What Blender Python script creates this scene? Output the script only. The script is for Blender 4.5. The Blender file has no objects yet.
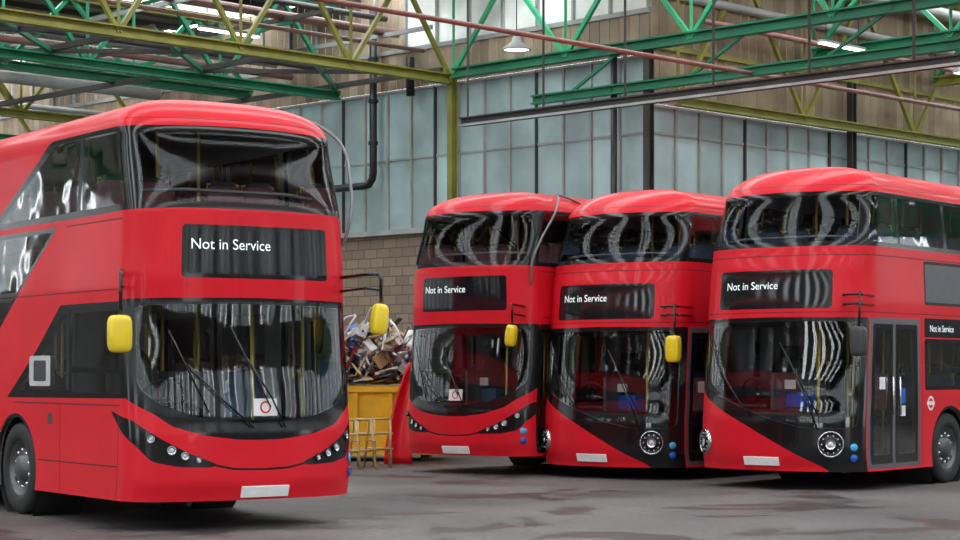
import bpy, math, random, bisect
from mathutils import Vector, Matrix, Euler
from mathutils.geometry import delaunay_2d_cdt
random.seed(7)
sc = bpy.context.scene
try:
    sc.view_settings.view_transform = 'Standard'
    sc.view_settings.look = 'None'
except Exception: pass

# ------------------------------------------------------------------ materials
def lin(c):
    return tuple(((v/255)/12.92 if v/255<=0.04045 else ((v/255+0.055)/1.055)**2.4) for v in c)+(1,)
def newmat(name):
    m=bpy.data.materials.new(name); m.use_nodes=True
    nt=m.node_tree; nt.nodes.clear()
    out=nt.nodes.new('ShaderNodeOutputMaterial')
    return m,nt,out
def pmat(name,col,rough=0.5,metal=0.0,coat=0.0,var=0.08,scale=6.0,emit=0.0,island=0.0,bump=0.0,spec=0.5):
    m,nt,out=newmat(name)
    b=nt.nodes.new('ShaderNodeBsdfPrincipled')
    b.inputs['Roughness'].default_value=rough
    b.inputs['Metallic'].default_value=metal
    b.inputs['Coat Weight'].default_value=coat
    b.inputs['Coat Roughness'].default_value=0.08
    b.inputs['Specular IOR Level'].default_value=spec
    tc=nt.nodes.new('ShaderNodeTexCoord')
    nz=nt.nodes.new('ShaderNodeTexNoise'); nz.inputs['Scale'].default_value=scale; nz.inputs['Detail'].default_value=5
    nt.links.new(tc.outputs['Object'],nz.inputs['Vector'])
    mr=nt.nodes.new('ShaderNodeMapRange'); mr.inputs['From Min'].default_value=0.3; mr.inputs['From Max'].default_value=0.7
    mr.inputs['To Min'].default_value=1-var; mr.inputs['To Max'].default_value=1+var
    nt.links.new(nz.outputs['Fac'],mr.inputs['Value'])
    fac=mr.outputs['Result']
    if island>0:
        g=nt.nodes.new('ShaderNodeNewGeometry')
        m2=nt.nodes.new('ShaderNodeMapRange'); m2.inputs['To Min'].default_value=1-island; m2.inputs['To Max'].default_value=1+island
        nt.links.new(g.outputs['Random Per Island'],m2.inputs['Value'])
        mu=nt.nodes.new('ShaderNodeMath'); mu.operation='MULTIPLY'
        nt.links.new(fac,mu.inputs[0]); nt.links.new(m2.outputs['Result'],mu.inputs[1]); fac=mu.outputs[0]
    vm=nt.nodes.new('ShaderNodeVectorMath'); vm.operation='SCALE'
    vm.inputs[0].default_value=col[:3]
    nt.links.new(fac,vm.inputs['Scale'])
    nt.links.new(vm.outputs['Vector'],b.inputs['Base Color'])
    if bump>0:
        bp=nt.nodes.new('ShaderNodeBump'); bp.inputs['Strength'].default_value=bump; bp.inputs['Distance'].default_value=0.02
        nt.links.new(nz.outputs['Fac'],bp.inputs['Height']); nt.links.new(bp.outputs['Normal'],b.inputs['Normal'])
    if emit>0:
        b.inputs['Emission Color'].default_value=col; b.inputs['Emission Strength'].default_value=emit
    nt.links.new(b.outputs[0],out.inputs[0])
    return m
def glassmat(name,tint,mult,add,rough=.03,bs=.12,bd=.06,ns=1.1):
    m,nt,out=newmat(name)
    tr=nt.nodes.new('ShaderNodeBsdfTransparent'); tr.inputs[0].default_value=tint
    gl=nt.nodes.new('ShaderNodeBsdfGlossy'); gl.inputs['Roughness'].default_value=rough; gl.inputs[0].default_value=(1,1,1,1)
    fr=nt.nodes.new('ShaderNodeFresnel'); fr.inputs[0].default_value=1.5
    ma=nt.nodes.new('ShaderNodeMath'); ma.operation='MULTIPLY_ADD'; ma.use_clamp=True
    ma.inputs[1].default_value=mult; ma.inputs[2].default_value=add
    mx=nt.nodes.new('ShaderNodeMixShader')
    tc=nt.nodes.new('ShaderNodeTexCoord'); nz=nt.nodes.new('ShaderNodeTexNoise'); nz.inputs['Scale'].default_value=ns
    bp=nt.nodes.new('ShaderNodeBump'); bp.inputs['Strength'].default_value=bs; bp.inputs['Distance'].default_value=bd
    nt.links.new(tc.outputs['Object'],nz.inputs['Vector']); nt.links.new(nz.outputs['Fac'],bp.inputs['Height'])
    nt.links.new(bp.outputs['Normal'],gl.inputs['Normal'])
    nt.links.new(fr.outputs[0],ma.inputs[0]); nt.links.new(ma.outputs[0],mx.inputs[0])
    nt.links.new(tr.outputs[0],mx.inputs[1]); nt.links.new(gl.outputs[0],mx.inputs[2])
    nt.links.new(mx.outputs[0],out.inputs[0])
    return m
def translu(name,col,tcol,island=0.15,mix=0.5):
    m,nt,out=newmat(name)
    g=nt.nodes.new('ShaderNodeNewGeometry')
    mr=nt.nodes.new('ShaderNodeMapRange'); mr.inputs['To Min'].default_value=1-island; mr.inputs['To Max'].default_value=1+island
    nt.links.new(g.outputs['Random Per Island'],mr.inputs['Value'])
    tc=nt.nodes.new('ShaderNodeTexCoord'); nz=nt.nodes.new('ShaderNodeTexNoise'); nz.inputs['Scale'].default_value=0.9; nz.inputs['Detail'].default_value=6
    nt.links.new(tc.outputs['Object'],nz.inputs['Vector'])
    m3=nt.nodes.new('ShaderNodeMapRange'); m3.inputs['From Min'].default_value=.3; m3.inputs['From Max'].default_value=.7; m3.inputs['To Min'].default_value=.72; m3.inputs['To Max'].default_value=1.15
    nt.links.new(nz.outputs['Fac'],m3.inputs['Value'])
    mu=nt.nodes.new('ShaderNodeMath'); mu.operation='MULTIPLY'
    nt.links.new(mr.outputs[0],mu.inputs[0]); nt.links.new(m3.outputs[0],mu.inputs[1])
    d=nt.nodes.new('ShaderNodeBsdfPrincipled'); d.inputs['Roughness'].default_value=0.5
    t=nt.nodes.new('ShaderNodeBsdfTranslucent')
    for c,n,i in ((col,d,'Base Color'),(tcol,t,'Color')):
        vm=nt.nodes.new('ShaderNodeVectorMath'); vm.operation='SCALE'; vm.inputs[0].default_value=c[:3]
        nt.links.new(mu.outputs[0],vm.inputs['Scale']); nt.links.new(vm.outputs['Vector'],n.inputs[i])
    mx=nt.nodes.new('ShaderNodeMixShader'); mx.inputs[0].default_value=mix
    nt.links.new(d.outputs[0],mx.inputs[1]); nt.links.new(t.outputs[0],mx.inputs[2]); nt.links.new(mx.outputs[0],out.inputs[0])
    return m

RED=pmat('bus_red_paint',(0.66,0.009,0.021,1),0.42,0,0.20,0.06,1.5,spec=0.2)
BLK=pmat('black_gloss_trim',(0.008,0.008,0.009,1),0.15,0,0.2,0.05,spec=.35)
RUB=pmat('rubber',(0.014,0.014,0.014,1),0.65,0,0,0.2,20)
DGR=pmat('dark_grey_plastic',(0.04,0.04,0.043,1),0.45)
LIN=pmat('interior_lining',(0.24,0.24,0.245,1),0.6)
GLS=glassmat('bus_glass',(0.84,0.88,0.88,1),1.5,0.012)
GLU=glassmat('bus_glass_upper',(0.88,0.91,0.91,1),0.40,0.0,.06)
DIS=pmat('display_glass',(0.010,0.010,0.012,1),0.08,0,0.1,0.02,spec=.4)
SIL=pmat('silver_metal',(0.62,0.63,0.65,1),0.22,0.9)
TUB=pmat('guard_tube_grey',(0.20,0.20,0.21,1),0.4,0.3)
CHR=pmat('lamp_chrome',(0.6,0.61,0.63,1),0.12,1.0)
LMP=pmat('lamp_lens',(0.62,0.65,0.68,1),0.1,0,1.0,0.05,8)
YEL=pmat('mirror_yellow',lin((232,200,30)),0.35,0,0.4,0.05)
PLA=pmat('plate_white',(0.85,0.85,0.85,1),0.4)
LED=pmat('led_text',lin((225,235,235)),0.4,0,0,0.02,6,0.6)
SEAT=pmat('seat_moquette',(0.22,0.08,0.095,1),0.85,0,0,0.3,30)
SEATB=pmat('seat_moquette_blue',(0.07,0.11,0.19,1),0.85,0,0,0.3,30)
POLE=pmat('handrail_yellow',lin((215,190,90)),0.35)
GRP=pmat('grey_panel',(0.10,0.10,0.11,1),0.4)
BLU=pmat('blue_sticker',lin((20,90,190)),0.4)
CYA=pmat('cyan_sticker',lin((70,170,220)),0.4)
INB=pmat('cab_door_blue',(0.04,0.12,0.20,1),0.5)
WHT=pmat('white_plastic',(0.75,0.75,0.75,1),0.4)
LINE=pmat('panel_gap',(0.06,0.002,0.003,1),0.6)
RIM=pmat('wheel_rim',(0.12,0.12,0.125,1),0.4,0.6,0,0.2)
PIPG=pmat('white_hatch',(0.5,0.5,0.5,1),0.4)

# ------------------------------------------------------------------ mesh builder
class MB:
    def __init__(s): s.v=[];s.f=[];s.m=[];s.sm=[];s.mats=[]
    def mi(s,mat):
        if mat not in s.mats: s.mats.append(mat)
        return s.mats.index(mat)
    def add(s,vs,fs,mat,smooth=False):
        o=len(s.v); k=s.mi(mat)
        s.v+= [tuple(v) for v in vs]
        for f in fs: s.f.append(tuple(o+i for i in f)); s.m.append(k); s.sm.append(smooth)
    def box(s,c,size,mat,R=None):
        hx,hy,hz=size[0]/2,size[1]/2,size[2]/2
        vs=[Vector((x,y,z)) for x in(-hx,hx) for y in(-hy,hy) for z in(-hz,hz)]
        if R: vs=[R@v for v in vs]
        c=Vector(c)
        s.add([v+c for v in vs],[(0,1,3,2),(4,6,7,5),(0,4,5,1),(2,3,7,6),(0,2,6,4),(1,5,7,3)],mat)
    def beam(s,a,b,w,h,mat):
        a=Vector(a);b=Vector(b);d=b-a
        if d.length<1e-5: return
        up=Vector((0,0,1)) if abs(d.normalized().z)<0.95 else Vector((0,1,0))
        y=d.normalized(); x=y.cross(up).normalized(); z=x.cross(y)
        R=Matrix((x,y,z)).transposed()
        s.box((a+b)/2,(w,d.length,h),mat,R)
    def ibeam(s,a,b,w,h,t,mat):
        a=Vector(a);b=Vector(b)
        o=Vector((0,0,(h-t)/2))
        s.beam(a+o,b+o,w,t,mat); s.beam(a-o,b-o,w,t,mat); s.beam(a,b,t,h-2*t,mat)
    def tube(s,pts,r,mat,n=8):
        pts=[Vector(p) for p in pts]; vs=[];fs=[]
        prev=None
        for i,p in enumerate(pts):
            d=(pts[min(i+1,len(pts)-1)]-pts[max(i-1,0)]).normalized()
            if prev is None:
                up=Vector((0,0,1)) if abs(d.z)<0.9 else Vector((1,0,0))
                x=d.cross(up).normalized()
            else:
                x=(prev-d*prev.dot(d)).normalized()
            prev=x; y=d.cross(x)
            for k in range(n):
                a=2*math.pi*k/n; vs.append(p+x*math.cos(a)*r+y*math.sin(a)*r)
        for i in range(len(pts)-1):
            for k in range(n):
                fs.append((i*n+k,i*n+(k+1)%n,(i+1)*n+(k+1)%n,(i+1)*n+k))
        fs.append(tuple(range(n))[::-1]); fs.append(tuple((len(pts)-1)*n+k for k in range(n)))
        s.add(vs,fs,mat,True)
    def lathe(s,prof,M,mat,n=28,smooth=True):
        vs=[];fs=[]
        for (r,h) in prof:
            for k in range(n):
                a=2*math.pi*k/n; vs.append(M@Vector((r*math.cos(a),r*math.sin(a),h)))
        for i in range(len(prof)-1):
            for k in range(n): fs.append((i*n+k,i*n+(k+1)%n,(i+1)*n+(k+1)%n,(i+1)*n+k))
        s.add(vs,fs,mat,smooth)
    def sbox(s,c,size,mat,R=None,e=0.35,n=12):
        vs=[];fs=[]
        def pw(v): return math.copysign(abs(v)**e,v)
        for i in range(n+1):
            ph=-math.pi/2+math.pi*i/n
            for k in range(2*n):
                th=2*math.pi*k/(2*n)
                v=Vector((size[0]/2*pw(math.cos(ph))*pw(math.cos(th)),size[1]/2*pw(math.cos(ph))*pw(math.sin(th)),size[2]/2*pw(math.sin(ph))))
                if R: v=R@v
                vs.append(v+Vector(c))
        m=2*n
        for i in range(n):
            for k in range(m): fs.append((i*m+k,i*m+(k+1)%m,(i+1)*m+(k+1)%m,(i+1)*m+k))
        s.add(vs,fs,mat,True)
    def mesh(s,name):
        me=bpy.data.meshes.new(name); me.from_pydata(s.v,[],s.f)
        for m in s.mats: me.materials.append(m)
        me.polygons.foreach_set('material_index',s.m); me.polygons.foreach_set('use_smooth',s.sm)
        me.update(); return me
    def obj(s,name,parent=None,M=None):
        o=bpy.data.objects.new(name,s.mesh(name)); sc.collection.objects.link(o)
        if M is not None: o.matrix_world=M
        if parent: o.parent=parent
        return o

# ------------------------------------------------------------------ bus shape
def interp(tab):
    xs=[a for a,_ in tab]; ys=[b for _,b in tab]
    def f(x):
        if x<=xs[0]: return ys[0]
        if x>=xs[-1]: return ys[-1]
        i=bisect.bisect_right(xs,x)-1
        u=(x-xs[i])/(xs[i+1]-xs[i]); u=u*u*(3-2*u)*0.5+u*0.5
        return ys[i]+(ys[i+1]-ys[i])*u
    return f
class Shape:
    def __init__(s,W,b,n,L,rb,z0,zs,H,m,lean,tum):
        s.W,s.b,s.L,s.z0,s.zs,s.H,s.m=W,b,L,z0,zs,H,m
        s.lean=interp(lean); s.tum=interp(tum); s.T=zs+1.4
        P=[]
        for i in range(201):
            t=math.pi/2*i/200
            P.append((W*math.sin(t)**(2/n), b*(1-math.cos(t)**(2/n))))
        y=b+0.1
        while y<L-rb-0.05: P.append((W,y)); y+=0.1
        for i in range(17):
            t=math.pi/2*i/16; P.append((W-rb+rb*math.cos(t),L-rb+rb*math.sin(t)))
        for i in range(1,11): P.append(((W-rb)*(1-i/10),L))
        s.P=P; s.S=[0]
        for i in range(1,len(P)): s.S.append(s.S[-1]+math.dist(P[i],P[i-1]))
        s.Smax=s.S[-1]
    def look(s,a):
        a=min(max(a,0),s.Smax); i=min(bisect.bisect_right(s.S,a)-1,len(s.P)-2)
        u=(a-s.S[i])/(s.S[i+1]-s.S[i]); p,q=s.P[i],s.P[i+1]
        return p[0]+(q[0]-p[0])*u,p[1]+(q[1]-p[1])*u
    def sx(s,x):
        a=abs(x); lo,hi=0,s.sy(s.b)
        for _ in range(40):
            mid=(lo+hi)/2
            if s.look(mid)[0]<a: lo=mid
            else: hi=mid
        return math.copysign(lo,x)
    def sy(s,y):
        lo,hi=0,s.Smax
        for _ in range(45):
            mid=(lo+hi)/2
            if s.look(mid)[1]<y: lo=mid
            else: hi=mid
        return lo
    def tz(s,z):
        if z<=s.zs: return z
        return s.zs+(s.T-s.zs)*math.asin(min(1,((z-s.zs)/(s.H-s.zs)))**(s.m/2))/(math.pi/2)
    def pos(s,a,t):
        x,y=s.look(abs(a))
        if t<=s.zs: z=t;c=1
        else:
            ph=min(1,(t-s.zs)/(s.T-s.zs))*math.pi/2
            c=max(0,math.cos(ph))**(2/s.m); z=s.zs+(s.H-s.zs)*math.sin(ph)**(2/s.m)
        my=min(max(y,1.0),s.L-0.8)
        x*=c; y=my+(y-my)*c
        x*=1-s.tum(z)/s.W
        w=max(0,min(1,1-y/1.9)); w=w*w*(3-2*w) if y>0 else 1
        y+=s.lean(z)*w
        return Vector((math.copysign(x,a),y,z))
    def nrm(s,a,t):
        t=min(t,s.T-0.03); e=0.006
        if abs(a)<e: a=e if a>=0 else -e
        n=(s.pos(a+e,t)-s.pos(a-e,t)).cross(s.pos(a,t+e)-s.pos(a,t-e))
        return n.normalized() if n.length>1e-12 else Vector((0,0,1))
    def F(s,x,z): return (s.sx(x),s.tz(z))
    def Rt(s,y,z): return (s.sy(y),s.tz(z))
    def Lf(s,y,z): return (-s.sy(y),s.tz(z))
    def frame(s,a,t,off=0):
        n=s.nrm(a,t); p=s.pos(a,t)+n*off
        x=(s.pos(a+.01,t)-s.pos(a-.01,t)).normalized(); y=n.cross(x)
        M=Matrix((x,y,n)).transposed().to_4x4(); M.translation=p
        return M

def rp(pts,r=0.04,seg=4):
    out=[];n=len(pts)
    for i in range(n):
        p=Vector(pts[i]);a=Vector(pts[i-1]);b=Vector(pts[(i+1)%n])
        da=(a-p);db=(b-p); ra=min(r,da.length*.45);rb_=min(r,db.length*.45)
        if r<=0: out.append(tuple(p)); continue
        A=p+da.normalized()*ra;B=p+db.normalized()*rb_
        for k in range(seg+1):
            u=k/seg; out.append(tuple(A*(1-u)**2+p*2*u*(1-u)+B*u*u))
    return out
def dens(pts,m=0.1):
    out=[]
    for i in range(len(pts)):
        a=Vector(pts[i]);b=Vector(pts[(i+1)%len(pts)]); k=max(1,math.ceil((b-a).length/m))
        for j in range(k): out.append(a.lerp(b,j/k))
    return out
def strip(pts,w):
    pts=[Vector(p) for p in pts]; L=[];R=[]
    for i,p in enumerate(pts):
        d=(pts[min(i+1,len(pts)-1)]-pts[max(i-1,0)]).normalized(); n=Vector((-d.y,d.x))*w/2
        L.append(tuple(p+n));R.append(tuple(p-n))
    return L+R[::-1]
def circ(c,r,n=28): return [(c[0]+r*math.cos(2*math.pi*k/n),c[1]+r*math.sin(2*math.pi*k/n)) for k in range(n)]
def inpoly(x,y,P):
    c=False;j=len(P)-1
    for i in range(len(P)):
        xi,yi=P[i];xj,yj=P[j]
        if (yi>y)!=(yj>y) and x<(xj-xi)*(y-yi)/(yj-yi)+xi: c=not c
        j=i
    return c
def shell(S,regions,name):
    V=[];E=[]
    sb=S.sy(S.b); gs=[0]
    k=int(sb/0.055)
    for i in range(1,k+1): gs.append(sb*i/k)
    y=S.b+.12
    while y<2.0: gs.append(S.sy(y)); y+=.14
    while y<S.L-.4: gs.append(S.sy(y)); y+=.45
    a=S.sy(S.L-.35)
    while a<S.Smax-.05: gs.append(a); a+=.09
    gs.append(S.Smax)
    gs=sorted(set([-g for g in gs]+gs))
    gt=[];n=int((S.zs-S.z0)/.11)
    for i in range(n+1): gt.append(S.z0+(S.zs-S.z0)*i/n)
    for i in range(1,19): gt.append(S.zs+(S.T-S.zs)*i/18)
    for g in gs:
        for t in gt: V.append(Vector((g,t)))
    RG=[]
    for poly,mat in regions:
        P=dens(poly); 
        P=[Vector((min(max(p.x,-S.Smax),S.Smax),min(max(p.y,S.z0),S.T))) for p in P]
        o=len(V); V+=P; m=len(P)
        E+=[(o+i,o+(i+1)%m) for i in range(m)]
        T=[(p.x,p.y) for p in P]
        RG.append((T,mat,min(p[0] for p in T),max(p[0] for p in T),min(p[1] for p in T),max(p[1] for p in T)))
    ov,oe,of,_,_,_=delaunay_2d_cdt(V,E,[],0,1e-5)
    P3=[S.pos(v.x,v.y) for v in ov]; N3=[S.nrm(v.x,v.y) for v in ov]
    mats=[];faces=[];mi=[]
    inn=[]
    for f in of:
        c=(ov[f[0]]+ov[f[1]]+ov[f[2]])/3
        mat=RED
        for T,m,x0,x1,y0,y1 in RG:
            if x0<=c.x<=x1 and y0<=c.y<=y1 and inpoly(c.x,c.y,T): mat=m
        if mat is None: continue
        if mat not in mats: mats.append(mat)
        faces.append(tuple(f)); mi.append(mats.index(mat))
        if mat is not GLS and mat is not GLU: inn.append(tuple(f)[::-1])
    me=bpy.data.meshes.new(name); me.from_pydata([tuple(p) for p in P3],[],faces)
    for m in mats: me.materials.append(m)
    me.polygons.foreach_set('material_index',mi); me.polygons.foreach_set('use_smooth',[True]*len(faces))
    me.update()
    try: me.normals_split_custom_set_from_vertices([tuple(n) for n in N3])
    except Exception as e: print('normals',e)
    m2=bpy.data.meshes.new('lining'); m2.from_pydata([tuple(p-n*0.05) for p,n in zip(P3,N3)],[],inn)
    m2.materials.append(LIN); m2.polygons.foreach_set('use_smooth',[True]*len(inn)); m2.update()
    return me,m2

def text_mesh(S,txt,x0,z0,size,mat,side=None):
    cu=bpy.data.curves.new('t','FONT'); cu.body=txt; cu.size=size
    ob=bpy.data.objects.new('t',cu); sc.collection.objects.link(ob)
    bpy.context.view_layer.update()
    dg=bpy.context.evaluated_depsgraph_get()
    me=bpy.data.meshes.new_from_object(ob.evaluated_get(dg))
    bpy.data.objects.remove(ob)
    for v in me.vertices:
        a=S.sx(x0+v.co.x) if side is None else S.sy(side+v.co.x)
        t=z0+v.co.y
        p=S.pos(a,t)+S.nrm(a,t)*0.012
        v.co=p
    me.materials.clear(); me.materials.append(mat)
    return me

def wheel(mb,x,y,z,r,side,w=0.28):
    M=Matrix.Translation((x,y,z))@Matrix.Rotation(math.radians(90)*side,4,'Y')
    mb.lathe([(r*.60,-w),(r*.93,-w),(r,-w+.04),(r,-.05),(r*.97,-.015),(r*.9,0),(r*.72,.005),(r*.62,-.01),(r*.60,-.03)],M,RUB,40)
    mb.lathe([(r*.60,-.02),(r*.575,-.03),(r*.55,-.09),(r*.44,-.11),(r*.36,-.075),(r*.30,-.07),(r*.28,-.02),(r*.2,.0),(r*.14,.01),(0.001,.012)],M,RIM,32)
    for k in range(10):
        a=2*math.pi*k/10
        Mb=M@Matrix.Translation((r*.40*math.cos(a),r*.40*math.sin(a),-.09))
        mb.lathe([(0.022,0),(0.022,.035),(0.014,.05),(0.001,.05)],Mb,SIL,8)
def lamp(mb,M,r,ring=CHR):
    mb.lathe([(r*1.12,-.02),(r*1.12,.012),(r*1.02,.02),(r*.95,.008)],M,BLK,28)
    mb.lathe([(r*.95,.008),(r*.75,-.0),(r*.5,-.0)],M,ring,28)
    mb.lathe([(r*.5,0),(r*.45,.012),(r*.3,.018),(0.001,.02)],M,LMP,28)

def interior(S,kind):
    mb=MB(); W=S.W-.1
    def deck(z,th,y0,mat):
        pts=[]
        for i in range(-24,25):
            a=S.sy(S.b)*i/24; p=S.pos(a,z); x=p.x*0.93; pts.append((x,p.y+y0))
        yb=S.L-.25; pts.append((W,yb)); pts.append((-W,yb))
        n=len(pts)
        vs=[(x,y,z) for x,y in pts]+[(x,y,z-th) for x,y in pts]
        mb.add(vs,[tuple(range(n)),tuple(range(n,2*n))[::-1]]+[(i,(i+1)%n,(i+1)%n+n,i+n) for i in range(n)],mat)
    deck(.40,.06,.12,DGR); deck(2.42,.10,.10,LIN)
    def seat(x,y,z,w,mat,face=1):
        mb.sbox((x,y,z+.42),(w,.44,.14),mat,None,.4,6)
        mb.sbox((x,y+.24,z+.78),(w,.10,.66),mat,Matrix.Rotation(math.radians(-10),3,'X'),.35,7)
        mb.sbox((x,y+.31,z+1.08),(w*.7,.08,.16),DGR,Matrix.Rotation(math.radians(-10),3,'X'),.4,6)
        mb.box((x,y,z+.18),(w*.5,.3,.36),DGR)
        mb.tube([(x-w*.42,y+.3,z+.9),(x-w*.42,y+.32,z+1.12),(x+w*.42,y+.32,z+1.12),(x+w*.42,y+.3,z+.9)],.014,POLE,6)
    y=1.35
    while y<S.L-1.2:
        for x in(-.92,-.46,.46,.92):
            seat(x*(W-.12)/1.15,y,2.42,.44,SEAT if kind else SEATB)
        y+=.82
    for yy in (1.9,3.6,5.2,7,8.6):
        for x in (-.24,.24): mb.tube([(x,yy,2.42),(x,yy,S.H-.12)],.017,POLE,6)
    mb.tube([(-.95,.72,3.34),(-.6,.56,3.36),(.6,.56,3.36),(.95,.72,3.34)],.018,GRP,8)
    y=3.3
    while y<S.L-1:
        for x in(-.92,-.46,.46,.92): seat(x*(W-.12)/1.15,y,.55 if y>6 else .42,.44,SEAT if kind else SEATB)
        y+=.85
    for yy in (2.0,2.9,4.4,6):
        for x in (-.28,.28): mb.tube([(x,yy,.4),(x,yy,2.32)],.018,POLE,6)
    mb.sbox((-.05,.56,.93),(1.9,.36,.28),DGR,None,.4,8)
    mb.sbox((-.62,.76,1.12),(.7,.30,.16),BLK,Matrix.Rotation(math.radians(25),3,'X'),.4,8)
    Mw=Matrix.Translation((-.62,.95,1.28))@Matrix.Rotation(math.radians(-60),4,'X')
    ring=[Mw@Vector((.23*math.cos(2*math.pi*k/24),.23*math.sin(2*math.pi*k/24),0)) for k in range(25)]
    mb.tube(ring,.018,RUB,8)
    for k in range(3):
        a=2*math.pi*k/3+.5; mb.tube([Mw@Vector((0,0,0)),Mw@Vector((.23*math.cos(a),.23*math.sin(a),0))],.015,RUB,6)
    mb.tube([(-.62,.97,1.27),(-.62,.8,.8)],.04,DGR,8)
    mb.sbox((-.62,1.5,.95),(.52,.5,.16),RUB,None,.4,8); mb.sbox((-.62,1.76,1.38),(.5,.14,.8),RUB,Matrix.Rotation(math.radians(-8),3,'X'),.4,8)
    mb.sbox((-.62,1.84,1.84),(.3,.1,.2),RUB,None,.4,8); mb.box((-.62,1.5,.65),(.3,.3,.5),DGR)
    mb.box((-.7,2.02,1.3),(1.0,.05,1.8),GRP)
    mb.box((-.16,1.25,.98),(.05,1.45,1.15),GRP)
    mb.box((.02,.98,1.18),(.3,.28,.22),INB if kind else BLU); mb.box((.02,.96,1.0),(.26,.3,.2),DGR)
    mb.box((-.05,.82,1.40),(.16,.02,.12),WHT); 
    mb.tube([(.35,.85,.4),(.35,.9,2.3)],.018,POLE,6); mb.tube([(1.0,.95,.4),(1.0,1.0,2.3)],.018,POLE,6)
    mb.box((.75,1.9,1.3),(.5,.05,.5),INB if kind else SEAT)
    mb.box((-.1,3.1,1.5),(.5,.06,.3),INB)
    return mb

def make_e400():
    S=Shape(1.25,.55,2.4,10.9,.3,.29,3.88,4.32,2.9,
        [(.28,.06),(.5,.0),(.95,.0),(1.2,.03),(2.25,.13),(2.5,.12),(3.12,.13),(3.9,.34),(4.33,.46)],
        [(1.2,0),(2.4,.01),(3.9,.08),(4.33,.1)])
    F,R,L=S.F,S.Rt,S.Lf
    rg=[]
    def A(p,m,r=0): rg.append((rp(p,r) if r else p,m))
    A([L(4.3,3.12),L(2.5,3.98),L(1.2,3.98),L(.4,3.97),F(-1.05,3.97),F(0,3.99),F(1.05,3.97),R(.4,3.97),R(1.2,3.98),R(10.4,3.98),R(10.4,3.12),R(1.2,3.12),R(.4,3.13),F(.8,3.15),F(0,3.15),F(-.8,3.15),L(.4,3.13),L(1.2,3.12)],BLK,.04)
    A([L(5.6,3.98),L(10.4,3.98),L(10.4,3.12),L(4.5,3.12)],BLK,.04)
    sc_=S.sy(.28)
    A([(-sc_,S.tz(3.93)),F(-.6,3.94),F(.6,3.94),(sc_,S.tz(3.93)),(sc_,3.20),F(.6,3.21),F(-.6,3.21),(-sc_,3.20)],GLU,.07)
    A([L(.46,3.93),L(1.62,3.93),L(1.66,3.19),L(.46,3.19)],GLS,.05)
    A([L(1.72,3.93),L(2.42,3.93),L(3.95,3.19),L(1.76,3.19)],GLS,.05)
    A([R(.46,3.93),R(1.62,3.93),R(1.62,3.19),R(.46,3.19)],GLS,.05)
    for i in range(6): A([R(1.72+i*1.45,3.92),R(3.1+i*1.45,3.92),R(3.1+i*1.45,3.2),R(1.72+i*1.45,3.2)],GLS,.05)
    for i in range(3): A([L(5.8+i*1.5,3.92),L(7.2+i*1.5,3.92),L(7.2+i*1.5,3.2),L(5.8+i*1.5,3.2)],GLS,.05)
    A([L(2.25,3.06),L(4.9,3.06),L(5.6,1.7),L(4.35,1.7)],BLK,.05)
    A([L(2.4,3.01),L(4.85,3.01),L(5.5,1.75),L(4.38,1.75)],GLS,.05)
    A([L(.46,2.26),F(-.8,2.27),F(0,2.28),F(.8,2.27),R(.46,2.26),R(.46,1.30),R(.2,1.14),F(.9,1.02),F(.6,.93),F(.25,.885),F(0,.88),F(-.25,.885),F(-.6,.93),F(-.9,1.02),L(.2,1.14),L(.46,1.30)],BLK,.05)
    A([L(.31,2.19),F(-.8,2.21),F(0,2.22),F(.8,2.21),R(.31,2.19),R(.31,1.40),F(.98,1.22),F(.6,1.10),F(.2,1.05),F(-.2,1.05),F(-.6,1.10),F(-.98,1.22),L(.31,1.40)],GLS,.10)
    A([L(.42,2.24),L(2.1,2.24),L(2.75,1.78),L(3.6,1.27),L(.42,1.29)],BLK,.04)
    A([L(.52,2.15),L(1.72,2.15),L(1.78,1.60),L(.52,1.58)],GLS,.06)
    A([L(.52,1.54),L(1.78,1.54),L(1.78,1.34),L(.52,1.34)],GLS,.04)
    A([L(1.84,2.15),L(2.05,2.15),L(2.62,1.72),L(3.3,1.36),L(1.86,1.36)],GLS,.04)
    A([L(5.9,2.24),L(10.2,2.24),L(10.2,1.35),L(5.9,1.35)],BLK,.04)
    for i in range(3): A([L(6.0+i*1.4,2.18),L(7.3+i*1.4,2.18),L(7.3+i*1.4,1.41),L(6.0+i*1.4,1.41)],GLS,.04)
    A([L(2.36,1.72),L(2.95,1.72),L(2.95,1.40),L(2.36,1.40)],PIPG,.04)
    A([L(2.48,1.67),L(2.83,1.67),L(2.83,1.45),L(2.48,1.45)],DGR,.03)
    A([R(.46,2.26),R(1.95,2.26),R(1.95,.34),R(.46,.34)],BLK,.03)
    A([R(.54,2.1),R(1.13,2.1),R(1.13,.45),R(.54,.45)],GLS,.04); A([R(1.21,2.1),R(1.82,2.1),R(1.82,.45),R(1.21,.45)],GLS,.04)
    A([R(2.1,2.26),R(10.3,2.26),R(10.3,1.3),R(2.1,1.3)],BLK,.04)
    for i in range(6): A([R(2.2+i*1.35,2.18),R(3.45+i*1.35,2.18),R(3.45+i*1.35,1.38),R(2.2+i*1.35,1.38)],GLS,.04)
    A([F(-.78,2.99),F(.88,2.99),F(.88,2.47),F(-.78,2.47)],BLK,.05)
    A([F(-.73,2.94),F(.83,2.94),F(.83,2.52),F(-.73,2.52)],DIS,.03)
    for sg,SD in((-1,L),(1,R)):
        A([SD(.78,1.17),SD(.36,1.08),F(sg*1.0,.90),F(sg*.75,.76),F(sg*.47,.65),F(sg*.52,.62),F(sg*.85,.63),F(sg*1.08,.68),SD(.32,.82),SD(.56,.98)],BLK,.05)
    def G(p,w=.014,m=LINE): rg.append((strip(p,w),m))
    G([F(-.5,.64),F(-.3,.60),F(0,.59),F(.3,.60),F(.5,.64)],.022,BLK)
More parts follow.
